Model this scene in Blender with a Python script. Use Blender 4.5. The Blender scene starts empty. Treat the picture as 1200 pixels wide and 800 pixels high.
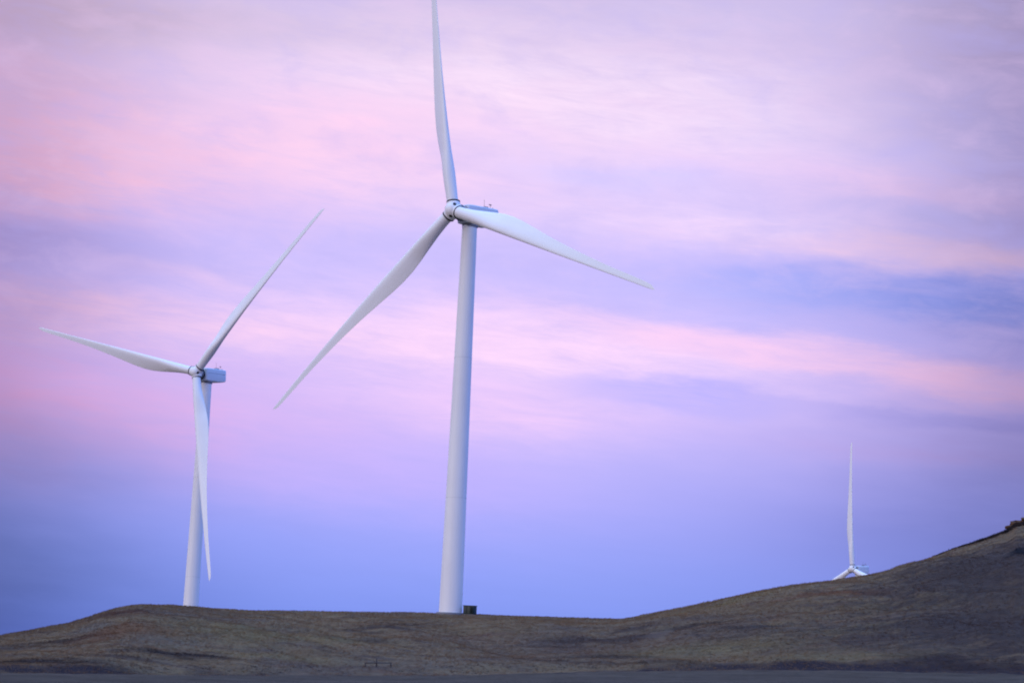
import bpy, bmesh, math, random
import numpy as np
from math import sin, cos, pi, radians, atan2, asin, sqrt, exp
from mathutils import Vector, Matrix

random.seed(7)
rng = np.random.default_rng(11)
scene = bpy.context.scene
COL = scene.collection

# ------------------------------------------------------------------ camera
PITCH, ROLL, FPX = 0.1572, 0.0462, 2364.6          # long lens looking up to the hill, body tilted a little
cam_d = bpy.data.cameras.new('camera')
cam_d.sensor_width = 36.0
cam_d.lens = FPX / 1200 * 36
cam_d.clip_start = 0.1
cam_d.clip_end = 60000
cam = bpy.data.objects.new('camera', cam_d)
COL.objects.link(cam)
cF = Vector((0, cos(PITCH), sin(PITCH)))
cU0 = Vector((0, -sin(PITCH), cos(PITCH)))
cX = Vector((1, 0, 0)) * cos(ROLL) + cU0 * sin(ROLL)
cU = -Vector((1, 0, 0)) * sin(ROLL) + cU0 * cos(ROLL)
M = Matrix((cX, cU, -cF)).transposed().to_4x4()
cam.matrix_world = M
scene.camera = cam

def direction(u, v):
    """survey help: the bearing seen at a place of the 1200x800 photograph"""
    return cF + cX * ((u - 600) / FPX) + cU * ((400 - v) / FPX)

def azel(u, v):
    d = direction(u, v).normalized()
    return math.degrees(atan2(d.x, d.y)), math.degrees(asin(d.z))

# ------------------------------------------------------------------ world
def s2l(c):
    return tuple(((x / 255) / 12.92 if x / 255 <= 0.04045 else ((x / 255 + 0.055) / 1.055) ** 2.4) for x in c)

SUN_AZ, SUN_EL = radians(-128), radians(9)          # afterglow behind the camera, to the left
world = bpy.data.worlds.new('World')
scene.world = world
world.use_nodes = True
wt = world.node_tree
for n in list(wt.nodes):
    wt.nodes.remove(n)
N, L = wt.nodes, wt.links

def inp(sock, v):
    if isinstance(v, bpy.types.NodeSocket):
        L.new(v, sock)
    else:
        sock.default_value = v

def mth(op, a, b=0.0, c=None, clamp=False):
    n = N.new('ShaderNodeMath'); n.operation = op; n.use_clamp = clamp
    inp(n.inputs[0], a); inp(n.inputs[1], b)
    if c is not None: inp(n.inputs[2], c)
    return n.outputs[0]

def mixc(fac, a, b, bt='MIX'):
    n = N.new('ShaderNodeMix'); n.data_type = 'RGBA'; n.blend_type = bt
    inp(n.inputs[0], fac)
    inp(n.inputs[6], a if isinstance(a, bpy.types.NodeSocket) else (*a, 1))
    inp(n.inputs[7], b if isinstance(b, bpy.types.NodeSocket) else (*b, 1))
    return n.outputs[2]

tc = N.new('ShaderNodeTexCoord')
sep = N.new('ShaderNodeSeparateXYZ'); L.new(tc.outputs['Generated'], sep.inputs[0])
az = mth('MULTIPLY', mth('ARCTAN2', sep.outputs[0], sep.outputs[1]), 57.29578)
el = mth('MULTIPLY', mth('ARCSINE', sep.outputs[2]), 57.29578)

def noise(vec, scale, detail=3, rough=0.5, dist=0.0):
    n = N.new('ShaderNodeTexNoise'); n.noise_dimensions = '3D'
    L.new(vec, n.inputs['Vector'])
    n.inputs['Scale'].default_value = scale; n.inputs['Detail'].default_value = detail
    n.inputs['Roughness'].default_value = rough; n.inputs['Distortion'].default_value = dist
    return n.outputs['Fac']

def comb(x, y, z=0.0):
    n = N.new('ShaderNodeCombineXYZ'); inp(n.inputs[0], x); inp(n.inputs[1], y); inp(n.inputs[2], z)
    return n.outputs[0]

# thin high cloud lies in streaks: stretched along the horizon, sagging gently to the right
tilt_el = mth('ADD', el, mth('MULTIPLY', az, 0.07))
wide = comb(mth('MULTIPLY', az, 0.30), tilt_el)
fine = comb(mth('MULTIPLY', az, 0.16), tilt_el, 3.7)
warp_el = mth('MULTIPLY', mth('SUBTRACT', noise(wide, 0.55, 5, 0.6), 0.5), 1.7)
warp_az = mth('MULTIPLY', mth('SUBTRACT', noise(comb(mth('MULTIPLY', az, 0.3), el, 9.1), 0.4, 3), 0.5), 4.0)
U = mth('ADD', az, warp_az)
V = mth('ADD', el, warp_el)
UV = comb(U, V)
streaks = noise(fine, 2.1, 8, 0.68, 0.35)
billow = noise(comb(mth('MULTIPLY', az, 0.45), tilt_el, 20.0), 0.9, 7, 0.6, 0.4)

# clear sky behind the cloud: blue earth shadow at the horizon, lavender above, pale blue overhead
ramp = N.new('ShaderNodeValToRGB')
L.new(mth('MULTIPLY', mth('ADD', el, mth('MULTIPLY', warp_el, 0.3)), 1 / 90.0), ramp.inputs[0])
cr = ramp.color_ramp; cr.interpolation = 'B_SPLINE'
stops = [(0.0, (108, 136, 234)), (1.8, (124, 148, 244)), (4.0, (160, 163, 251)), (5.8, (190, 178, 251)), (7.4, (206, 184, 249)),
         (9.2, (196, 184, 250)), (11.2, (196, 184, 250)), (13.4, (218, 200, 250)), (16, (222, 200, 240)), (19, (212, 192, 232)),
         (32, (196, 200, 244)), (60, (152, 204, 250)), (90, (134, 198, 255))]
while len(cr.elements) < len(stops): cr.elements.new(0.5)
for e, (p, c) in zip(cr.elements, stops):
    e.position = max(0, p / 90.0); e.color = (*s2l(c), 1)
col = ramp.outputs[0]

PINK = (255, 210, 238); PALE = (252, 220, 250); ROSE = (246, 192, 226); LAV = (190, 180, 243)
BLUE = (140, 162, 245); MAUVE = (200, 160, 232); DUSK = (96, 122, 218)
def blob(u, v, au, bv, ang, amp, c, w=1.0, tex=0.45, raw=False, hard=False):
    """one bank of cloud, or a painted darkening when raw: centre, half sizes and slope as bearings in the sky"""
    global col
    a0, e0 = azel(u, v)
    n = N.new('ShaderNodeMapping'); n.vector_type = 'TEXTURE'
    L.new(UV, n.inputs[0])
    n.inputs['Location'].default_value = (a0, e0, 0)
    n.inputs['Rotation'].default_value = (0, 0, -radians(ang))
    n.inputs['Scale'].default_value = (au / 41.3, bv / 41.3, 1)
    d = N.new('ShaderNodeVectorMath'); d.operation = 'DOT_PRODUCT'
    L.new(n.outputs[0], d.inputs[0]); L.new(n.outputs[0], d.inputs[1])
    q = d.outputs['Value']
    if hard: q = mth('MULTIPLY', q, q)
    m = mth('EXPONENT', mth('MULTIPLY', q, -1.0))
    t = mth('ADD', 1 - tex / 2, mth('MULTIPLY', mth('SUBTRACT', streaks, 0.5), tex * 3.9))
    m = mth('MULTIPLY', mth('MULTIPLY', m, amp), t, clamp=True)
    col = mixc(m, col, c, 'MULTIPLY') if raw else mixc(m, col, s2l(c))

# slope is positive where a bank falls to the right
blob(40, 462, 330, 62, 3, .85, (240, 180, 232), tex=.3)
blob(420, 560, 260, 40, 3, .5, (200, 174, 252), tex=.2)
blob(330, 30, 520, 50, 1, .50, (224, 202, 232))
blob(640, 115, 360, 70, 3, .90, (254, 230, 251))
blob(340, 160, 330, 62, 2, 1.2, (255, 212, 240))
blob(100, 200, 190, 70, 4, .95, (255, 200, 226))
blob(180, 100, 200, 20, 12, .4, (212, 194, 236))
blob(960, 216, 260, 26, 5, .75, (252, 212, 244))
blob(200, 20, 260, 24, 0, .5, (206, 184, 214))
blob(1180, 20, 160, 60, 0, .6, (206, 186, 222))
blob(60, 20, 200, 50, 0, .6, (214, 190, 214))
blob(820, 20, 260, 24, 2, .6, (214, 198, 238))
blob(1150, 150, 120, 60, 8, .50, (196, 186, 240))
blob(730, 205, 200, 24, 4, .85, (214, 202, 254))
blob(90, 288, 240, 28, 3, .95, (186, 174, 240), hard=True)
blob(330, 305, 190, 34, 2, .80, (206, 190, 250))
blob(250, 330, 110, 10, 5, .35, (246, 206, 240))
blob(880, 270, 260, 22, 3, .75, (250, 220, 250))
blob(1120, 302, 230, 18, 3, .85, (246, 210, 240), hard=True)
blob(1100, 256, 120, 12, 3, .50, (196, 190, 246))
blob(1090, 350, 270, 29, 2, 1.0, (148, 162, 247), hard=True)
blob(860, 345, 170, 22, 3, .45, (198, 190, 252))
blob(80, 350, 150, 12, 3, .60, (244, 200, 232))
blob(330, 390, 420, 34, 0, .90, (255, 210, 242))
blob(620, 410, 300, 50, 5, .95, (255, 217, 250))
blob(960, 418, 300, 24, 6, .90, (255, 208, 242), hard=True)
blob(560, 480, 190, 36, 3, .65, (250, 206, 246))
blob(1150, 455, 150, 20, 5, .8, (255, 204, 240))
blob(800, 465, 120, 22, 4, .95, (188, 176, 252), hard=True)
blob(1130, 492, 190, 11, 3, .60, (176, 164, 242), hard=True)
blob(1000, 476, 160, 6, 5, .5, (188, 172, 242))
blob(1170, 395, 80, 7, 3, .5, (176, 172, 244))
blob(1090, 532, 170, 14, 3, .40, (214, 176, 236))
# lens falloff painted into the sky colour as darker sides and top
blob(-60, 330, 190, 700, 0, 1.0, (.70, .58, .60), tex=.08, raw=True)
blob(-80, 760, 260, 260, 0, 1.0, (.36, .48, .58), tex=.08, raw=True)
blob(1290, 330, 240, 700, 0, 1.0, (.50, .44, .50), tex=.08, raw=True)
blob(1200, 640, 330, 130, 0, 1.0, (.60, .64, .76), tex=.08, raw=True)
blob(560, -130, 900, 130, 0, .5, (.75, .75, .78), tex=.08, raw=True)

# fine wisps everywhere, also outside the picture
wisp = mth('MULTIPLY', mth('SUBTRACT', billow, 0.50), 2.0, clamp=True)
hollow = mth('MULTIPLY', mth('SUBTRACT', 0.50, billow), 2.6, clamp=True)
lift = mth('MULTIPLY', mth('SUBTRACT', el, 7.0), 0.25, clamp=True)
fade = mth('SUBTRACT', 1.0, mth('MULTIPLY', mth('SUBTRACT', el, 25.0), 0.02, clamp=True))
col = mixc(mth('MULTIPLY', mth('MULTIPLY', wisp, 0.45), mth('MULTIPLY', lift, fade)), col, s2l((248, 208, 240)))
col = mixc(mth('MULTIPLY', mth('MULTIPLY', hollow, 0.42), mth('MULTIPLY', lift, fade)), col, s2l((184, 174, 240)))
val = mth('ADD', 0.96, mth('MULTIPLY', streaks, 0.08))
col = mixc(1.0, col, comb(val, val, val), 'MULTIPLY')

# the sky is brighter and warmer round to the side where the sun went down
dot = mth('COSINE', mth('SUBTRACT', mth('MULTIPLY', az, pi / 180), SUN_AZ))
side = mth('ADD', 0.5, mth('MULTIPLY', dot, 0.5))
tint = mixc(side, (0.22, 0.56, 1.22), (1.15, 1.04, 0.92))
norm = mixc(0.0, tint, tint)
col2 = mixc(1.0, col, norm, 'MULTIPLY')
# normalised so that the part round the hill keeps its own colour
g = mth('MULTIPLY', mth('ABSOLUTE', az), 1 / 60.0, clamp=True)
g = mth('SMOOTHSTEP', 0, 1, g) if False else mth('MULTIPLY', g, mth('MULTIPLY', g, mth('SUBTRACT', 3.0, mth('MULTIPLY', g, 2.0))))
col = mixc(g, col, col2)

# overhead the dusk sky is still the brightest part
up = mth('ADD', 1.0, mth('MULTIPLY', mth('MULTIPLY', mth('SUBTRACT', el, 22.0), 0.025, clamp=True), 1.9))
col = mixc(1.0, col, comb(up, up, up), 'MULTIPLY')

sky = N.new('ShaderNodeTexSky'); sky.sky_type = 'NISHITA'; sky.sun_disc = False
sky.sun_elevation = SUN_EL; sky.sun_rotation = SUN_AZ % (2 * pi)
sky.air_density = 1.0; sky.dust_density = 0.5; sky.ozone_density = 2.0
bg1 = N.new('ShaderNodeBackground'); L.new(sky.outputs[0], bg1.inputs[0]); bg1.inputs[1].default_value = 0.012
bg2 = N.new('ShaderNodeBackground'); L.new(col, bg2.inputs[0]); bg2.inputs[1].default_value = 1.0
addsh = N.new('ShaderNodeAddShader')
L.new(bg1.outputs[0], addsh.inputs[0]); L.new(bg2.outputs[0], addsh.inputs[1])
wo = N.new('ShaderNodeOutputWorld'); L.new(addsh.outputs[0], wo.inputs[0])
world.cycles.sampling_method = 'MANUAL'
world.cycles.sample_map_resolution = 512

# ------------------------------------------------------------------ sun (already down: a wide soft glow)
sd = bpy.data.lights.new('sun', 'SUN')
sd.energy = 0.74; sd.angle = radians(30); sd.color = (1.0, 0.86, 0.74)
so = bpy.data.objects.new('sun', sd); COL.objects.link(so)
E_L = SUN_EL
sv = Vector((sin(SUN_AZ) * cos(E_L), cos(SUN_AZ) * cos(E_L), sin(E_L)))
so.rotation_euler = sv.to_track_quat('Z', 'Y').to_euler()
so.location = (0, -50, 120)

scene.view_settings.view_transform = 'Standard'
scene.view_settings.look = 'None'
scene.view_settings.exposure = 0.0
scene.view_settings.gamma = 1.0
scene.cycles.filter_width = 2.0
scene.cycles.denoising_prefilter = 'ACCURATE'
scene.cycles.denoising_input_passes = 'RGB_ALBEDO'

# ------------------------------------------------------------------ helpers
def link(o, parent=None):
    COL.objects.link(o)
    if parent is not None: o.parent = parent
    return o

def tag(o, label=None, cat=None, group=None, kind=None):
    if label: o['label'] = label
    if cat: o['category'] = cat
    if group: o['group'] = group
    if kind: o['kind'] = kind
    return o

def empty(name, loc, rz=0.0):
    o = bpy.data.objects.new(name, None); o.empty_display_size = 2
    o.location = loc; o.rotation_euler = (0, 0, rz)
    return link(o)

def from_bm(name, bm, mat, parent=None, smooth=True, angle=40):
    me = bpy.data.meshes.new(name)
    bmesh.ops.recalc_face_normals(bm, faces=bm.faces[:])
    if smooth:
        for f in bm.faces: f.smooth = True
        for e in bm.edges:
            if len(e.link_faces) == 2 and e.calc_face_angle(0) > radians(angle): e.smooth = False
    bm.to_mesh(me); bm.free()
    me.materials.append(mat)
    return link(bpy.data.objects.new(name, me), parent)

def loft(bm, rings, cap0=True, cap1=True):
    vs = [[bm.verts.new(p) for p in r] for r in rings]
    n = len(rings[0])
    for a, b in zip(vs, vs[1:]):
        for i in range(n):
            bm.faces.new((a[i], a[(i + 1) % n], b[(i + 1) % n], b[i]))
    if cap0: bm.faces.new(vs[0][::-1])
    if cap1: bm.faces.new(vs[-1])
    return vs

def lathe(bm, prof, axis='z', seg=40, off=(0, 0, 0)):
    """prof: (radius, position along the axis)"""
    rings = []
    for r, h in prof:
        ring = []
        for i in range(seg):
            t = 2 * pi * i / seg
            a, b = r * cos(t), r * sin(t)
            p = (a, b, h) if axis == 'z' else (a, h, b) if axis == 'y' else (h, a, b)
            ring.append(Vector(p) + Vector(off))
        rings.append(ring)
    loft(bm, rings)

def box(bm, x0, x1, y0, y1, z0, z1, bev=0.0, M=None):
    r = bmesh.ops.create_cube(bm, size=1.0)
    for v in r['verts']:
        v.co = Vector((x0 + (v.co.x + .5) * (x1 - x0), y0 + (v.co.y + .5) * (y1 - y0), z0 + (v.co.z + .5) * (z1 - z0)))
    if bev:
        es = list({e for v in r['verts'] for e in v.link_edges})
        bmesh.ops.bevel(bm, geom=es, offset=bev, segments=3, profile=.5, affect='EDGES')

# ------------------------------------------------------------------ materials
def mat_paint(name, base, rough=0.42, streak=0.06, coat=0.0):
    m = bpy.data.materials.new(name); m.use_nodes = True
    nt = m.node_tree; b = nt.nodes['Principled BSDF']
    tcn = nt.nodes.new('ShaderNodeTexCoord')
    mp = nt.nodes.new('ShaderNodeMapping'); mp.inputs['Scale'].default_value = (1, 1, .05)
    nt.links.new(tcn.outputs['Object'], mp.inputs[0])
    nz = nt.nodes.new('ShaderNodeTexNoise'); nz.inputs['Scale'].default_value = 1.1; nz.inputs['Detail'].default_value = 2
    nt.links.new(mp.outputs[0], nz.inputs['Vector'])
    nz2 = nt.nodes.new('ShaderNodeTexNoise'); nz2.inputs['Scale'].default_value = .16; nz2.inputs['Detail'].default_value = 3
    nt.links.new(tcn.outputs['Object'], nz2.inputs['Vector'])
    r = nt.nodes.new('ShaderNodeValToRGB')
    r.color_ramp.elements[0].position = .32; r.color_ramp.elements[1].position = .68
    d = tuple(c * (1 - streak * 2) for c in base)
    r.color_ramp.elements[0].color = (*d, 1); r.color_ramp.elements[1].color = (*base, 1)
    av = nt.nodes.new('ShaderNodeMath'); av.operation = 'ADD'
    h = nt.nodes.new('ShaderNodeMath'); h.operation = 'MULTIPLY'; h.inputs[1].default_value = .5
    nt.links.new(nz.outputs['Fac'], av.inputs[0]); nt.links.new(nz2.outputs['Fac'], av.inputs[1])
    nt.links.new(av.outputs[0], h.inputs[0]); nt.links.new(h.outputs[0], r.inputs[0])
    nt.links.new(r.outputs[0], b.inputs['Base Color'])
    b.inputs['Roughness'].default_value = rough
    b.inputs['Specular IOR Level'].default_value = 0.4
    return m

M_TOWER = mat_paint('white_tower_paint', (.80, .80, .80), .48, .05)
M_BLADE = mat_paint('white_blade_gelcoat', (.80, .81, .82), .36, .03)
M_NAC = mat_paint('shaded_white_nacelle_shell', (.70, .74, .78), .45, .05)  # same white as the blades, its bluish shade put into the base colour
M_SEAL = mat_paint('black_rubber_seal', (.025, .025, .032), .6, .2)
M_STEEL = mat_paint('grey_cast_steel', (.20, .21, .24), .5, .15)
M_FLANGE = mat_paint('scuffed_flange_paint', (.68, .69, .70), .5, .1)
M_MAST = mat_paint('dark_mast_metal', (.06, .06, .07), .5, .1)
M_GREEN = mat_paint('dark_green_steel', (.008, .030, .028), .5, .2)
M_PANEL = mat_paint('grey_green_panel', (.045, .060, .050), .5, .2)
M_WOOD = mat_paint('weathered_post_wood', (.055, .045, .042), .85, .2)
M_ROCK = mat_paint('dark_lichen_rock', (.13, .058, .018), .9, .42)

# ------------------------------------------------------------------ terrain
def hash2(ix, iy, seed):
    h = (ix.astype(np.int64) * 374761393 + iy.astype(np.int64) * 668265263 + seed * 1442695041) & 0x7fffffff
    h = ((h ^ (h >> 13)) * 1274126177) & 0x7fffffff
    return ((h ^ (h >> 16)) & 0xffff) / 65535.0

def vnoise(x, y, seed=0):
    ix, iy = np.floor(x), np.floor(y); fx, fy = x - ix, y - iy
    fx = fx * fx * (3 - 2 * fx); fy = fy * fy * (3 - 2 * fy)
    a = hash2(ix, iy, seed); b = hash2(ix + 1, iy, seed); c = hash2(ix, iy + 1, seed); d = hash2(ix + 1, iy + 1, seed)
    return (a * (1 - fx) + b * fx) * (1 - fy) + (c * (1 - fx) + d * fx) * fy - .5

def fbm(x, y, seed=0, octs=4, gain=.5):
    s = 0; a = 1.0
    for o in range(octs):
        s = s + a * vnoise(x, y, seed + o * 17); x = x * 2.03 + 5.1; y = y * 2.03 + 3.7; a *= gain
    return s

RIDGE = [(-500, 790), (-260, 775), (-120, 760), (0, 745), (40, 737.5), (80, 731), (105, 723), (130, 714.5), (150, 710), (165, 708), (200, 709), (240, 712),
         (300, 715), (400, 716.3), (480, 717.3), (560, 719.5), (620, 722), (680, 724), (725, 725.5), (745, 722.5), (790, 713),
         (830, 705), (880, 693.5), (930, 684.5), (975, 679.5), (1000, 676), (1040, 669.5), (1085, 655.5), (1120, 643.5),
         (1150, 634), (1180, 623.5), (1187, 619), (1190, 616), (1200, 614.5), (1260, 596), (1340, 574), (1460, 560), (1700, 600), (2100, 720)]
AZC, ELC, RC = [], [], []
for u, v in RIDGE:
    a, e = azel(u, v); AZC.append(a); ELC.append(math.tan(radians(e)))
    RC.append(float(np.interp(u, [-500, 0, 160, 300, 528, 725, 900, 1200, 2100], [300, 345, 362, 385, 401, 392, 400, 432, 420])))
AZC, ELC, RC = map(np.array, (AZC, ELC, RC))
# round the far sides the hill runs out into the plain
AZX = np.concatenate(([-180, -70], AZC, [85, 180])); ELX = np.concatenate(([-.012, -.012], ELC, [-.012, -.012]))
RX = np.concatenate(([380, 340], RC, [420, 380]))
FOOT = [(0, 789), (200, 791), (430, 792), (560, 791), (680, 787), (850, 785), (1000, 785.5), (1200, 790)]
FA = np.array([azel(*p)[0] for p in FOOT]); FE = np.array([math.tan(radians(azel(*p)[1])) for p in FOOT])
FR = np.array([250, 270, 282, 290, 300, 300, 300, 300.])
FAX = np.concatenate(([-60], FA, [60])); FZ = np.concatenate(([-3.0], FE * FR, [-1.5])); FRX = np.concatenate(([230], FR, [280]))

def terrain(azd, r, detail=True):
    azd = np.asarray(azd, float); r = np.asarray(r, float)
    x = r * np.sin(np.radians(azd)); y = r * np.cos(np.radians(azd))
    zf = np.interp(azd, FAX, FZ); rf = np.interp(azd, FAX, FRX)
    rc = np.interp(azd, AZX, RX); sl = np.interp(azd, AZX, ELX); zc = sl * rc
    # near plain
    t = np.clip(r / rf, 0, 1)
    z1 = -1.7 + (zf + 1.7) * t ** 1.5
    s = np.clip((r - rf) / (rc - rf), 0, 1)
    back = np.clip(r - rc, 0, None)
    z2 = zf + (zc - zf) * (.42 * s + .58 * np.sin(s * pi / 2) ** 1.15)
    # slope and plain beyond the crest
    zb = -34.0 + (zc + 34.0) * np.exp(-(back / 210.0) ** 1.6)
    z = np.where(r < rf, z1, np.where(r < rc, z2, zb))
    w = np.sin(np.clip(s, 0, 1) * pi) ** .7
    w = np.where(r > rc, 0, w)
    if detail:
        amp = np.clip((zc - zf) / 14, .35, 1.6)
        big = fbm(x / 34 + 3, y / 26, 3, 3)
        gul = fbm(x / 11 + y / 30, y / 38, 21, 3)
        z = z + w * amp * (big * 2.4 + gul * 1.1)
        # rills running down the slope and slumped steps across it
        rill = np.abs(fbm(azd * 1.7 - r * .035, r / 30 + azd * .8, 33, 3))
        z = z - w * amp * np.clip(.12 - rill, 0, 1) * .9
        z = z + w * .45 * np.clip(fbm(x / 7, y / 2.6, 51, 3), -.1, .5)
        # shallow folds just below the crest, left of the near turbine
        z = z - w * 1.0 * np.exp(-((azd + 5.2) / 1.6) ** 2) * np.clip(np.sin((x * .5 + y * .35)), 0, 1) * .7
        # little cut bank along the foot of the slope
        bank = (r - (rf + 6 + 5 * vnoise(x / 22, y * 0, 8)))
        z = z + .55 * (1 / (1 + np.exp(-bank * 1.6)) - 1 / (1 + np.exp(-(bank - 16) * .25)))
        z = z + np.where(r < 12, 0, 1) * (fbm(x / 3.1, y / 3.1, 40, 3) * .22) * (1 - .5 * (r > rc))
        z = z + np.clip((r - 150) / 400, 0, 1) * np.where(r > rc + 250, fbm(x / 240, y / 240, 60, 3) * 8, 0)
    return z

def ground(x, y, detail=True):
    return float(terrain(math.degrees(atan2(x, y)), math.hypot(x, y), detail))

az_f = np.arange(-16.5, 16.5, .034)
az_l = -16.5 - np.cumsum(np.linspace(.05, 8, 41)); az_l = az_l[az_l > -179]
az_r = 16.5 + np.cumsum(np.linspace(.05, 8, 41)); az_r = az_r[az_r < 179]
azs = np.concatenate((az_l[::-1], az_f, az_r))
rs = np.concatenate((np.linspace(1, 60, 25), np.linspace(64, 220, 60), np.linspace(221, 520, 300), 520 + np.cumsum(np.geomspace(3, 2600, 60))))
A, Rr = np.meshgrid(azs, rs, indexing='ij')
Z = terrain(A, Rr)
X = Rr * np.sin(np.radians(A)); Y = Rr * np.cos(np.radians(A))
na, nr = A.shape
co = np.stack((X, Y, Z), -1).reshape(-1, 3)
co = np.vstack((co, [[0, 0, -1.7]]))
i = np.arange(na)[:, None]; j = np.arange(nr - 1)[None, :]
i2 = (i + 1) % na
quads = np.stack((i * nr + j, i2 * nr + j, i2 * nr + j + 1, i * nr + j + 1), -1)
quads = quads.reshape(-1, 4)[:, ::-1]
tris = np.array([(na * nr, k * nr, ((k + 1) % na) * nr) for k in range(na)])[:, ::-1]
me = bpy.data.meshes.new('ground')
me.vertices.add(len(co)); me.vertices.foreach_set('co', co.ravel())
nq, nt_ = len(quads), len(tris)
me.loops.add(nq * 4 + nt_ * 3); me.loops.foreach_set('vertex_index', np.concatenate((quads.ravel(), tris.ravel())))
me.polygons.add(nq + nt_)
me.polygons.foreach_set('loop_start', np.concatenate((np.arange(nq) * 4, nq * 4 + np.arange(nt_) * 3)))
me.polygons.foreach_set('use_smooth', np.ones(nq + nt_, bool))
me.update(calc_edges=True); me.validate()

def hit(u, v):
    """where the line of sight through a survey point first meets the slope"""
    d = direction(u, v); a = math.degrees(atan2(d.x, d.y)); sl = d.z / math.hypot(d.x, d.y)
    r = np.linspace(200, 440, 1200); z = terrain(np.full_like(r, a), r, False)
    k = np.argmax(z - sl * r > 0) if np.any(z - sl * r > 0) else int(np.argmax(z / r))
    return r[k] * sin(radians(a)), r[k] * cos(radians(a))

# stands of darker weed, bare clay, reddish stems and painted fold shade: (u, v, half length m, half depth m, colour, strength)
DW, RD, BK, OL, GY = (.048, .034, .031), (.125, .055, .026), (.026, .018, .018), (.155, .116, .052), (.118, .094, .074)
PATCHES = [(215, 770, 8.5, 3.2, BK, .9), (150, 772, 6, 3, DW, .7), (80, 747, 7, 4, BK, .75), (120, 746, 4, 3, RD, .6), (50, 776, 9, 4, BK, .8), (20, 755, 9, 5, DW, .5),
           (155, 718, 8, 9, (.085, .048, .036), .8), (150, 738, 9, 6, RD, .6), (105, 736, 4, 5, GY, .6), (280, 745, 12, 16, OL, .5), (230, 724, 9, 9, GY, .55),
           (190, 752, 10, 5, GY, .4), (330, 772, 12, 3.5, OL, .45), (450, 735, 6, 3, DW, .85), (425, 738, 5, 3, DW, .6), (478, 729, 5, 3, DW, .6), (425, 752, 5, 3, DW, .7), (500, 748, 8, 6, RD, .2),
           (395, 752, 5, 4, OL, .5), (560, 745, 14, 9, (.13, .085, .060), .5), (440, 778, 12, 4, GY, .3), (690, 748, 12, 4, DW, .75), (640, 752, 8, 3, DW, .5), (740, 739, 4, 3, DW, .7),
           (720, 770, 10, 2.5, BK, .7), (650, 776, 8, 2, DW, .6), (820, 730, 7, 2.2, BK, .6), (880, 734, 8, 2.2, BK, .7), (870, 745, 9, 3, DW, .5), (860, 704, 9, 5, OL, .6), (840, 758, 16, 7, OL, .5),
           (990, 695, 9, 3, RD, .9), (940, 735, 12, 4, GY, .35), (1010, 740, 10, 4, OL, .5), (1080, 700, 12, 8, OL, .35), (1100, 722, 9, 3, BK, .6), (1160, 735, 16, 11, DW, .8), (1130, 668, 20, 24, DW, .75), (1180, 652, 14, 22, DW, .8), (1185, 700, 26, 48, DW, .75), (1100, 745, 28, 18, DW, .6),
           (1100, 775, 10, 2.5, BK, .6), (1150, 782, 12, 3, BK, .7), (960, 772, 14, 4, OL, .4), (1195, 641, 2.5, 3, (.008, .008, .012), 1.0), (1190, 760, 9, 8, DW, .7), (780, 778, 10, 2.5, BK, .5)]
PATCHES = [(*hit(u, v), a, b, c, w) for u, v, a, b, c, w in PATCHES]

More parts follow.
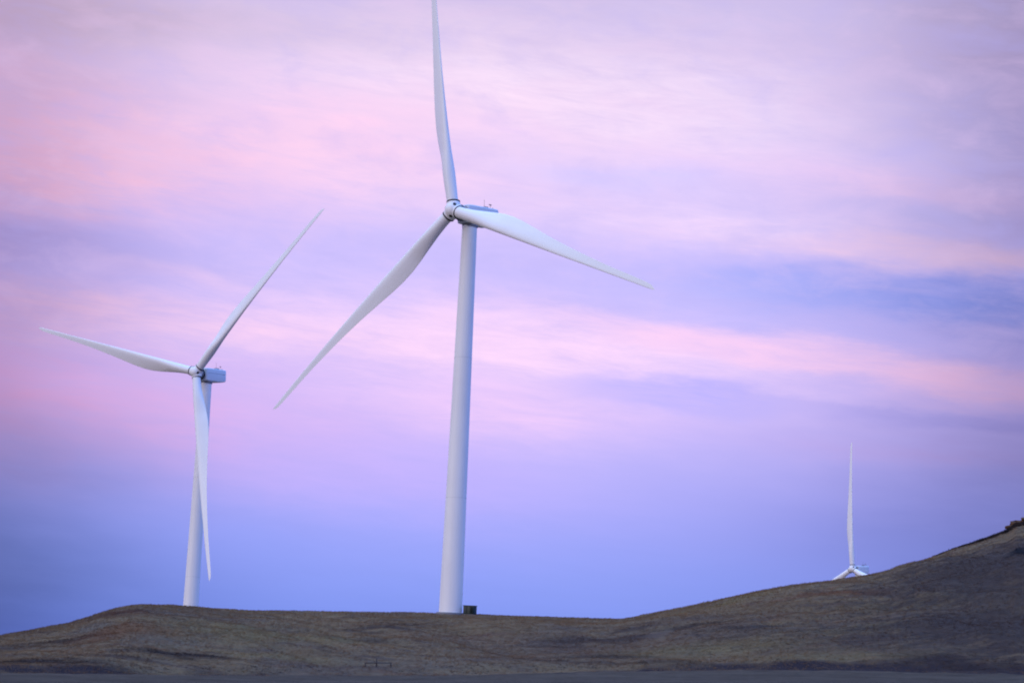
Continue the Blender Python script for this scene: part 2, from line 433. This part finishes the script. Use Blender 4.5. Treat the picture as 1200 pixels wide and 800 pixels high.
def grass_colour(nt, gain=1.0, field=True):
    nn, ll = nt.nodes, nt.links
    t = nn.new('ShaderNodeTexCoord')
    def nz(scale, sc=(1, 1, 1), det=5, ro=.6, dist=0):
        mp = nn.new('ShaderNodeMapping'); mp.inputs['Scale'].default_value = sc; ll.new(t.outputs['Object'], mp.inputs[0])
        n = nn.new('ShaderNodeTexNoise'); n.inputs['Scale'].default_value = scale; n.inputs['Detail'].default_value = det
        n.inputs['Roughness'].default_value = ro; n.inputs['Distortion'].default_value = dist
        ll.new(mp.outputs[0], n.inputs['Vector']); return n.outputs['Fac']
    def rmp(f, a, b_, lo=0, hi=1):
        r = nn.new('ShaderNodeMapRange'); r.inputs['From Min'].default_value = a; r.inputs['From Max'].default_value = b_
        r.inputs['To Min'].default_value = lo; r.inputs['To Max'].default_value = hi
        ll.new(f, r.inputs['Value']); return r.outputs[0]
    def mix(f, a, c, bt='MIX'):
        x = nn.new('ShaderNodeMix'); x.data_type = 'RGBA'; x.blend_type = bt
        for s_, v in ((0, f), (6, a), (7, c)):
            if isinstance(v, bpy.types.NodeSocket): ll.new(v, x.inputs[s_])
            else: x.inputs[s_].default_value = v if s_ == 0 else (*v, 1)
        return x.outputs[2]
    def mt(op, a, b_):
        x = nn.new('ShaderNodeMath'); x.operation = op
        for k, v in enumerate((a, b_)):
            if isinstance(v, bpy.types.NodeSocket): ll.new(v, x.inputs[k])
            else: x.inputs[k].default_value = v
        return x.outputs[0]
    c = mix(rmp(nz(.045, (1, 1.6, 1)), .36, .64), (.134, .088, .049), (.178, .122, .068))
    c = mix(rmp(nz(.020, (1, 1.2, 1), 6, .62, .6), .50, .66, 0, .55), c, (.075, .054, .052))
    c = mix(rmp(nz(.13, (1, 2.0, 1), 6, .7, .5), .50, .66, 0, .55), c, (.056, .042, .046))
    c = mix(rmp(nz(.055, (1, 2.2, 1), 5, .65, 1.0), .57, .70, 0, .7), c, (.135, .068, .042))
    c = mix(rmp(nz(.07, (1, 2.0, 3), 5, .65, 1.0), .56, .72, 0, .45), c, (.150, .120, .086))
    edge = nz(.22, (1, 2.4, 1), 6, .7, .4)
    flat = nn.new('ShaderNodeVectorMath'); flat.operation = 'MULTIPLY'; flat.inputs[1].default_value = (1, 1, 0); ll.new(t.outputs['Object'], flat.inputs[0])
    for (px, py, a, b_, cc, w) in PATCHES:
        mp = nn.new('ShaderNodeMapping'); mp.vector_type = 'TEXTURE'; ll.new(flat.outputs[0], mp.inputs[0])
        mp.inputs['Location'].default_value = (px, py, 0); mp.inputs['Scale'].default_value = (a, b_, 1)
        mp.inputs['Rotation'].default_value = (0, 0, -atan2(px, py))
        d = nn.new('ShaderNodeVectorMath'); d.operation = 'DOT_PRODUCT'
        ll.new(mp.outputs[0], d.inputs[0]); ll.new(mp.outputs[0], d.inputs[1])
        g = mt('ADD', mt('EXPONENT', mt('MULTIPLY', d.outputs['Value'], -1.0), 0.0), mt('MULTIPLY', mt('SUBTRACT', edge, .5), 2.0))
        far = rmp(d.outputs['Value'], 5.0, 2.5)
        c = mix(mt('MULTIPLY', rmp(g, .15, .85, 0, min(1, w * 1.05)), far), c, cc)
    v = rmp(nz(.85, (1, 1.6, 1), 6, .75), .25, .78,   .78 * gain, 1.14 * gain)
    cb = nn.new('ShaderNodeCombineXYZ')
    for k in range(3): ll.new(v, cb.inputs[k])
    c = mix(1.0, c, cb.outputs[0], 'MULTIPLY')
    if field:
        # stubble field on the plain in front of the hill, a darker ditch between
        ge = nn.new('ShaderNodeVectorMath'); ge.operation = 'LENGTH'; ll.new(flat.outputs[0], ge.inputs[0])
        wob = mt('MULTIPLY', nz(.06, (1, 1, 1), 6, .65), 16.0)
        sx = nn.new('ShaderNodeSeparateXYZ'); ll.new(t.outputs['Object'], sx.inputs[0])
        edge_r = rmp(sx.outputs[0], -70, 30, 258, 306)
        df = mt('SUBTRACT', edge_r, mt('ADD', ge.outputs['Value'], wob))
        fieldc = mix(rmp(nz(.16, (.25, 1.2, 1), 6, .75, .3), .40, .62), (.050, .037, .027), (.092, .070, .052))
        c = mix(rmp(df, -3, 6), c, fieldc)
        dd = mt('ABSOLUTE', mt('ADD', df, 4.0), 0.0)
        broken = rmp(nz(.10, (1, 1, 1), 4), .34, .52, .55, 1)
        c = mix(mt('MULTIPLY', rmp(dd, 6.0, 2.5), broken), c, (.026, .018, .022))
    return c, nz

def mat_ground():
    m = bpy.data.materials.new('dry_prairie_grass'); m.use_nodes = True
    nt = m.node_tree; b = nt.nodes['Principled BSDF']
    c, nz = grass_colour(nt)
    nt.links.new(c, b.inputs['Base Color'])
    b.inputs['Roughness'].default_value = .95; b.inputs['Specular IOR Level'].default_value = .1
    bp = nt.nodes.new('ShaderNodeBump'); bp.inputs['Strength'].default_value = .9; bp.inputs['Distance'].default_value = .6
    nt.links.new(nz(.7, (1, 1, 1), 8, .75), bp.inputs['Height']); nt.links.new(bp.outputs[0], b.inputs['Normal'])
    return m
me.materials.append(mat_ground())
go = link(bpy.data.objects.new('ground', me)); tag(go, kind='structure')

def mat_grass(name, a, b_):
    m = bpy.data.materials.new(name); m.use_nodes = True
    nt = m.node_tree; b = nt.nodes['Principled BSDF']
    g = nt.nodes.new('ShaderNodeTexCoord'); n = nt.nodes.new('ShaderNodeTexNoise'); n.inputs['Scale'].default_value = .4; n.inputs['Detail'].default_value = 4
    nt.links.new(g.outputs['Object'], n.inputs['Vector'])
    r = nt.nodes.new('ShaderNodeValToRGB'); r.color_ramp.elements[0].position = .35; r.color_ramp.elements[1].position = .65
    r.color_ramp.elements[0].color = (*a, 1); r.color_ramp.elements[1].color = (*b_, 1)
    nt.links.new(n.outputs['Fac'], r.inputs[0]); nt.links.new(r.outputs[0], b.inputs['Base Color'])
    b.inputs['Roughness'].default_value = .9; b.inputs['Specular IOR Level'].default_value = .1
    return m

def mat_slope_grass():
    m = bpy.data.materials.new('straw_grass'); m.use_nodes = True
    nt = m.node_tree; b = nt.nodes['Principled BSDF']
    c, _ = grass_colour(nt, 1.12, field=False)
    nt.links.new(c, b.inputs['Base Color'])
    b.inputs['Roughness'].default_value = .9; b.inputs['Specular IOR Level'].default_value = .1
    return m

def tufts(name, azv, rv, h, wd, blades, mat):
    n = len(azv)
    x = rv * np.sin(np.radians(azv)); y = rv * np.cos(np.radians(azv)); z = terrain(azv, rv) - .04
    V_, F_ = [], []
    base = np.stack((x, y, z), -1)
    allv = []
    for k in range(blades):
        t = rng.uniform(0, 2 * pi, n); hh = h * rng.uniform(.6, 1.2, n); ww = wd * rng.uniform(.6, 1.3, n)
        ln = rng.uniform(.1, .55, n) * hh; ld = rng.uniform(0, 2 * pi, n)
        off = rng.normal(0, .12, (n, 2)) * (1 + k * .3)
        b = base.copy(); b[:, :2] += off
        p0 = b + np.stack((np.cos(t) * ww / 2, np.sin(t) * ww / 2, 0 * t), -1)
        p1 = b - np.stack((np.cos(t) * ww / 2, np.sin(t) * ww / 2, 0 * t), -1)
        p2 = b + np.stack((np.cos(ld) * ln, np.sin(ld) * ln, hh), -1)
        allv.append(np.stack((p0, p1, p2), 1).reshape(-1, 3))
    v = np.vstack(allv); nf = len(v) // 3
    me = bpy.data.meshes.new(name)
    me.vertices.add(len(v)); me.vertices.foreach_set('co', v.ravel())
    me.loops.add(len(v)); me.loops.foreach_set('vertex_index', np.arange(len(v)))
    me.polygons.add(nf); me.polygons.foreach_set('loop_start', np.arange(nf) * 3)
    me.update(calc_edges=True); me.materials.append(mat)
    return link(bpy.data.objects.new(name, me))

# dry grass over the whole slope, thickest on the crest
n1 = 110000
a1 = rng.uniform(-16.3, 16.3, n1); rc1 = np.interp(a1, AZX, RX); rf1 = np.interp(a1, FAX, FRX)
s1 = rng.uniform(0, 1.08, n1) ** .8
r1 = rf1 + (rc1 - rf1) * s1
dens = fbm(r1 * np.sin(np.radians(a1)) / 9, r1 / 9, 77, 3) > -.55
tag(tufts('dry_grass', a1[dens], r1[dens], rng.uniform(.10, .30, dens.sum()), .10, 4, mat_slope_grass()),
    'dry tan grass tufts covering the hillside and its crest', 'grass', kind='stuff')
n2 = 4000
a2 = rng.uniform(-16.3, 16.3, n2); rf2 = np.interp(a2, FAX, FRX)
r2 = rf2 + rng.normal(5, 2.6, n2)
d2 = fbm(a2 * 1.3, r2 * .3, 91, 4) > -.05
tag(tufts('ditch_weeds', a2[d2], r2[d2], rng.uniform(.06, .16, d2.sum()), .2, 4, mat_grass('dark_dead_weeds', (.030, .020, .024), (.075, .055, .045))),
    'dark dead weeds along the foot of the hill', 'weeds', kind='stuff')
n3 = 7500
a_lo, a_hi = azel(1095, 650)[0], azel(1230, 606)[0]
a3 = a_lo + (a_hi - a_lo) * rng.uniform(0, 1, n3) ** .6; rc3 = np.interp(a3, AZX, RX)
r3 = rc3 + rng.uniform(-1, .13, n3) * np.interp(a3, [a_lo, a_hi], [6, 17])
hh3 = np.interp(a3, [a_lo, (a_lo + a_hi) / 2, a_hi], [.25, .55, .7]) * rng.uniform(.6, 1.1, n3)
tag(tufts('dark_scrub', a3, r3, hh3, .35, 5, mat_grass('dark_scrub_leaf', (.012, .012, .016), (.035, .028, .026))),
    'dark low scrub along the ridge at the upper right of the hill', 'scrub', kind='stuff')

# ------------------------------------------------------------------ rock outcrop at the right end of the ridge
def boulder(name, parent, loc, sx, sy, sz, seed):
    bm = bmesh.new(); bmesh.ops.create_icosphere(bm, subdivisions=3, radius=1)
    for v in bm.verts:
        p = v.co.copy()
        k = 1 + .30 * float(vnoise(np.array(p.x * 1.4 + seed), np.array(p.y * 1.4 + p.z * 2.1), seed)) * 2 + .16 * float(vnoise(np.array(p.x * 4 + p.z * 3), np.array(p.y * 4 - seed), seed + 5)) * 2
        q = p * k; q = Vector((math.copysign(abs(q.x) ** .75, q.x) * sx, math.copysign(abs(q.y) ** .75, q.y) * sy, math.copysign(abs(q.z) ** .7, q.z) * sz))
        v.co = q
    o = from_bm(name, bm, M_ROCK, parent, angle=25); o.location = loc; o.rotation_euler = (0, 0, seed * 1.3); return o
d = direction(1199, 619); d = d / math.hypot(d.x, d.y)
ocx, ocy = d.x * 428, d.y * 428
oc = empty('rock_outcrop', (ocx, ocy, ground(ocx, ocy)))
tag(oc, 'dark rocky outcrop with rusty lichen at the right end of the ridge', 'rocks')
for (dx, dy, dz, a, b, c, s) in [(-1.6, 0, .0, 1.1, 1.2, .65, 1), (-.4, .5, .3, 1.3, 1.5, .85, 2), (1.2, 0, .6, 1.6, 1.5, .9, 3), (2.9, .4, 1.3, 1.8, 1.6, .9, 4),
                                 (.6, -2.2, -.5, 1.0, 1.0, .5, 5), (-1.0, -2.8, -.9, .7, .7, .4, 6), (4.6, .6, 2.1, 1.9, 1.6, .9, 7), (2.2, -3.0, -.2, .9, .8, .5, 8), (.9, -4.2, -.9, 1.1, .9, .45, 9), (3.6, -5.0, -.6, 1.2, 1.0, .5, 10), (-2.9, -.6, -.6, .8, .9, .45, 11), (5.6, -2.6, 1.0, 1.4, 1.2, .7, 12)]:
    boulder('boulder', oc, (dx, dy - 1, dz - .35), a * 1.5, b * 1.2, c, s)

# ------------------------------------------------------------------ wind turbines
RB, TLT, OH = 61.0, .0397, 4.7
CH = [(.026, 2.30), (.06, 2.34), (.10, 2.60), (.15, 3.10), (.20, 3.62), (.25, 3.98), (.30, 4.02), (.35, 3.80), (.42, 3.30), (.50, 2.72), (.60, 2.12),
      (.70, 1.68), (.80, 1.33), (.90, 1.12), (.96, .95), (.985, .76), (1.0, .10)]
TH = [(.026, 1.0), (.06, .98), (.10, .82), (.15, .60), (.20, .46), (.25, .38), (.32, .32), (.45, .26), (.6, .22), (.8, .18), (1.0, .16)]
TW = [(0, 14), (.2, 14), (.3, 10.5), (.45, 6.5), (.6, 4), (.8, 2), (1.0, 0)]
def tab(t, x): return float(np.interp(x, [a for a, _ in t], [b for _, b in t]))

def blade_mesh(tip_fwd, pitch=2.0, bow=3.4):
    bm = bmesh.new(); rings = []; NP = 36
    fr = np.concatenate((np.linspace(.0285, .35, 26), np.linspace(.37, .95, 26), [.965, .978, .988, .995, 1.0]))
    for s in fr:
        c = tab(CH, s); th = tab(TH, s); tw = radians(tab(TW, s) + pitch)
        w = min(1, max(0, (s - .05) / .17)); w = w * w * (3 - 2 * w)
        le = 1.16 * (1 - s) + .22 * s
        le = min(le, c * .5) if s < .06 else min(le, max(c * .30, le)); le = min(le, c * .6)
        ring = []
        for i in range(NP):
            t = 2 * pi * i / NP
            xc = (1 - cos(t)) / 2; sg = 1 if sin(t) >= 0 else -1
            yt = 5 * th * (.2969 * sqrt(max(xc, 0)) - .126 * xc - .3516 * xc ** 2 + .2843 * xc ** 3 - .1015 * xc ** 4)
            camb = .03 * (1 - (2 * xc - 1) ** 2)
            af = Vector((xc, sg * yt + camb)); ci = Vector((xc, .5 * sin(t)))
            p = ci.lerp(af, w)
            X_ = le - p.x * c; Y_ = p.y * c
            ring.append((X_ * cos(tw) + Y_ * sin(tw), -X_ * sin(tw) + Y_ * cos(tw) - ((tip_fwd + bow) * s - bow * s * s), s * RB))
        rings.append(ring)
    loft(bm, rings)
    return bm

def mesh_mat(o, m):      # place a child in the rotor's frame
    o.matrix_local = m

def turbine(label, base, psi, tower_h, a0, da, tips, bow=3.4):
    root = empty('wind_turbine', base, -psi)
    tag(root, label, 'wind turbine', 'wind turbines on and behind the hill')
    # tower: tapering steel tube in bolted lengths
    bm = bmesh.new()
    H = tower_h - 1.9
    def rad(z): return 2.27 - .80 * (z / 80.0) if z > 0 else 2.27
    lathe(bm, [(rad(z), z) for z in [-3, 0] + list(np.linspace(2, H, 38))], seg=72)
    tw = from_bm('tower', bm, M_TOWER, root)
    for z in (22.6, 50.5):
        bm = bmesh.new(); r = rad(z)
        lathe(bm, [(r - .05, z - .05), (r + .012, z - .05), (r + .012, z + .05), (r - .05, z + .05)], seg=72)
        from_bm('flange', bm, M_FLANGE, tw)
    bm = bmesh.new(); r = rad(1)
    lathe(bm, [(r, -.6), (r + .5, -.6), (r + .5, .12), (r + .42, .2), (r, .2)], seg=48)
    from_bm('foundation_ring', bm, M_STEEL, tw)
    # everything above turns with the tilted shaft; its origin is the rotor centre
    hub_loc = Vector((0, -OH * cos(TLT), tower_h + OH * sin(TLT)))
    T = Matrix.Translation(hub_loc) @ Matrix.Rotation(-TLT, 4, 'X')
    # nacelle
    bm = bmesh.new()
    prof = []
    y0, y1 = 2.55, 11.3
    for y, top, bot, hw in ((y0, 1.62, -1.50, 1.45), (y0 + .25, 1.86, -1.72, 1.66), (y0 + 1.2, 1.92, -1.80, 1.72), (6.5, 1.92, -1.82, 1.74), (9.4, 1.92, -1.80, 1.72), (y1 - .35, 1.90, -1.52, 1.68), (y1, 1.70, -1.32, 1.50)):
        ring = []; R_ = .32
        for cx, cz, a in ((hw - R_, top - R_, 0), (-hw + R_, top - R_, 90), (-hw + R_, bot + R_, 180), (hw - R_, bot + R_, 270)):
            for k in range(5):
                t = radians(a + k * 22.5); ring.append((cx + R_ * cos(t), y, cz + R_ * sin(t)))
        prof.append(ring)
    loft(bm, prof)
    nac = from_bm('nacelle', bm, M_NAC, root, angle=35); mesh_mat(nac, T @ Matrix.Translation((0, OH, 0)) @ Matrix.Rotation(radians(5.5), 4, 'X') @ Matrix.Translation((0, -OH, 0)))
    def sub(name, bm, m, par=nac, **k): return from_bm(name, bm, m, par, **k)
    bm = bmesh.new(); lathe(bm, [(1.50, -.55), (1.62, -.5), (1.62, .12), (1.50, .18)], seg=48, off=(0, OH, -1.95)); sub('yaw_bearing', bm, M_STEEL)
    for zz in (.55,):      # seam between the two halves of the shell
        for sx in (-1, 1):
            bm = bmesh.new(); x = sx * 1.745; box(bm, min(x, x - sx * .03), max(x, x - sx * .03), 3.2, 10.6, zz - .035, zz + .035); sub('shell_seam', bm, M_STEEL)
    bm = bmesh.new(); box(bm, -.55, .55, 8.3, 9.35, 1.90, 2.32, .06); sub('roof_hatch', bm, M_MAST)
    bm = bmesh.new(); lathe(bm, [(.035, 2.25), (.025, 3.75)], seg=8, off=(-.3, 9.0, 0)); bmesh.ops.create_uvsphere(bm, u_segments=8, v_segments=6, radius=.07, matrix=Matrix.Translation((-.3, 9.0, 3.75))); sub('lightning_rod', bm, M_MAST)
    bm = bmesh.new()
    lathe(bm, [(.04, 1.88), (.04, 2.85)], seg=8, off=(.45, 9.95, 0)); box(bm, .42, .48, 9.7, 10.2, 2.75, 2.83); box(bm, .44, .46, 10.0, 10.3, 2.7, 2.95)
    bmesh.ops.create_cone(bm, cap_ends=True, segments=10, radius1=.12, radius2=.12, depth=.1, matrix=Matrix.Translation((.45, 9.7, 2.88)))
    sub('wind_vane', bm, M_MAST)
    bm = bmesh.new(); lathe(bm, [(.16, 1.9), (.16, 2.12), (.10, 2.22)], seg=12, off=(.6, 10.5, 0)); sub('warning_light', bm, M_MAST)
    # shaft housing between hub and nacelle
    bm = bmesh.new(); lathe(bm, [(1.15, 1.3), (1.25, 1.6), (1.25, 2.7)], 'y', 40); nk = sub('shaft_housing', bm, M_STEEL)
    bm = bmesh.new(); lathe(bm, [(1.25, 1.95), (1.50, 1.95), (1.50, 2.12), (1.25, 2.12)], 'y', 40); sub('brake_disc', bm, M_SEAL)
    # hub with spinner
    bm = bmesh.new()
    lathe(bm, [(.02, -1.80), (.40, -1.75), (.80, -1.62), (1.16, -1.38), (1.43, -1.02), (1.58, -.58), (1.64, 0), (1.62, .55), (1.52, 1.05), (1.38, 1.40), (1.12, 1.48)], 'y', 56)
    hub = from_bm('hub', bm, M_BLADE, root, angle=50); mesh_mat(hub, T)
    for k in range(3):
        a = a0 + da[k] + k * 2 * pi / 3
        Rk = Matrix.Rotation(a, 4, 'Y')
        bm = bmesh.new(); lathe(bm, [(1.36, .4), (1.38, 1.45), (1.32, 1.60)], 'z', 48)
        o = from_bm('blade_socket', bm, M_BLADE, hub); o.matrix_local = Rk
        bm = bmesh.new(); lathe(bm, [(1.0, 1.56), (1.32, 1.58), (1.37, 1.62), (1.37, 1.88), (1.30, 1.93), (1.0, 1.93)], 'z', 48)
        o = from_bm('pitch_bearing', bm, M_SEAL, hub); o.matrix_local = Rk
        bl = from_bm('blade', blade_mesh(tips[k], bow=bow), M_BLADE, root, angle=60); bl.matrix_local = T @ Rk
        # hatch in the spinner between two blades
        Rh = Matrix.Rotation(a + pi / 3, 4, 'Y')
        bm = bmesh.new(); bmesh.ops.create_cone(bm, cap_ends=True, segments=20, radius1=.40, radius2=.36, depth=.16)
        nvec = Vector((0, -.50, 1)).normalized()
        o = from_bm('access_port', bm, M_SEAL, hub); o.matrix_local = Rh @ Matrix.Translation(Vector((0, -.90, 1.43))) @ nvec.to_track_quat('Z', 'Y').to_matrix().to_4x4()
        # bolted rim that shows beside each blade root at the back of the spinner
        bm = bmesh.new(); box(bm, -.55, .55, .95, 1.75, 1.28, 1.52, .05)
        o = from_bm('rear_bracket', bm, M_STEEL, hub); o.matrix_local = Rh
    return root

bz = 8.79
turbine('tallest wind turbine on the middle of the ridge, beside the dark green cabinet', (-9.59, 398.02, bz), .7755, 88.35 - bz, -.1544, (-.0039, .0055, -.0016), (3.6, 3.13, 2.94))
turbine('second wind turbine at the left, its tower foot hidden by the hill', (-86.2, 568.73, 76.42 - 79.6), .5539, 79.6, .7766, (-.0012, .0088, -.0076), (3.13, 4.54, 3.96), bow=3.4)
h3 = direction(999, 666); h3 = h3 * (972 / h3.y)
ps3 = .80
ax3 = h3 + Vector((sin(ps3), cos(ps3), -.04)) * OH
turbine('distant wind turbine at the right, only its rotor top showing over the ridge', (ax3.x, ax3.y, ax3.z - 79.6), ps3, 79.6, -.02, (0, 0, 0), (3.2, 3.2, 3.2))

# ------------------------------------------------------------------ transformer cabinet beside the tall tower
d = direction(550.2, 720); d = d / d.y * 396.5
tx, ty = d.x, d.y
tr = empty('transformer_cabinet', (tx, ty, d.z - .02), radians(-24))
tag(tr, 'dark green transformer cabinet standing right beside the tallest tower', 'transformer')
bm = bmesh.new(); box(bm, -1.15, 1.15, -.55, .75, .08, 1.72, .03); from_bm('tank', bm, M_GREEN, tr)
bm = bmesh.new(); box(bm, -1.25, 1.25, -.68, .85, 1.72, 1.84, .04); from_bm('lid', bm, M_GREEN, tr)
bm = bmesh.new(); box(bm, -1.35, 1.35, -.95, .95, -.6, .08, .02); from_bm('concrete_pad', bm, M_STEEL, tr)
for k in range(2):
    bm = bmesh.new(); box(bm, -1.10 + k * .78, -.40 + k * .78, -.61, -.53, .16, 1.66, .015)
    o = from_bm('door', bm, M_GREEN, tr)
    bm = bmesh.new(); box(bm, -.78 + k * .78, -.62 + k * .78, -.66, -.60, .22, 1.60, .01); from_bm('louvre_panel', bm, M_PANEL, o)
    bm = bmesh.new(); box(bm, -.50 + k * .78, -.45 + k * .78, -.68, -.60, .8, 1.0, .01); from_bm('handle', bm, M_MAST, o)
for k in range(6):
    bm = bmesh.new(); box(bm, .56 + k * .09, .59 + k * .09, -.86, -.54, .3, 1.55, .005); from_bm('cooling_fin', bm, M_GREEN, tr)

# ------------------------------------------------------------------ fence corner braces at the foot of the hill
def brace(u0, u1, u2, v0, r, label, hs):
    pts = []
    for u in (u0, u1, u2):
        d = direction(u, v0); a = math.degrees(atan2(d.x, d.y)); k = r
        x, y = k * sin(radians(a)), k * cos(radians(a)); pts.append(Vector((x, y, ground(x, y))))
    root = empty('fence_brace', pts[1]); tag(root, label, 'fence', 'wooden fence braces at the foot of the hill')
    for p, h in zip(pts, hs):
        bm = bmesh.new(); q = p - pts[1]; lathe(bm, [(.10, -.3), (.095, h - .03), (.07, h)], 'z', 10, off=q); from_bm('post', bm, M_WOOD, root)
    for p, q, h in ((pts[0], pts[1], hs[0] * .86), (pts[1], pts[2], hs[2] * .86)):
        bm = bmesh.new(); a_, b_ = p - pts[1] + Vector((0, -.11, h)), q - pts[1] + Vector((0, -.11, h)); dd = (b_ - a_)
        rot = dd.to_track_quat('Z', 'Y').to_matrix().to_4x4()
        bmesh.ops.create_cone(bm, cap_ends=True, segments=8, radius1=.065, radius2=.06, depth=dd.length, matrix=Matrix.Translation((a_ + b_) / 2) @ rot)
        from_bm('rail', bm, M_WOOD, root)
brace(427.5, 440.5, 457.5, 788, 291, 'small wooden fence brace of three posts, left of the tall tower', (.7, 1.2, .7))
brace(1143.5, 1159, 1174, 779, 318, 'small wooden fence brace of three posts, near the lower right corner', (.95, 1.5, .95))
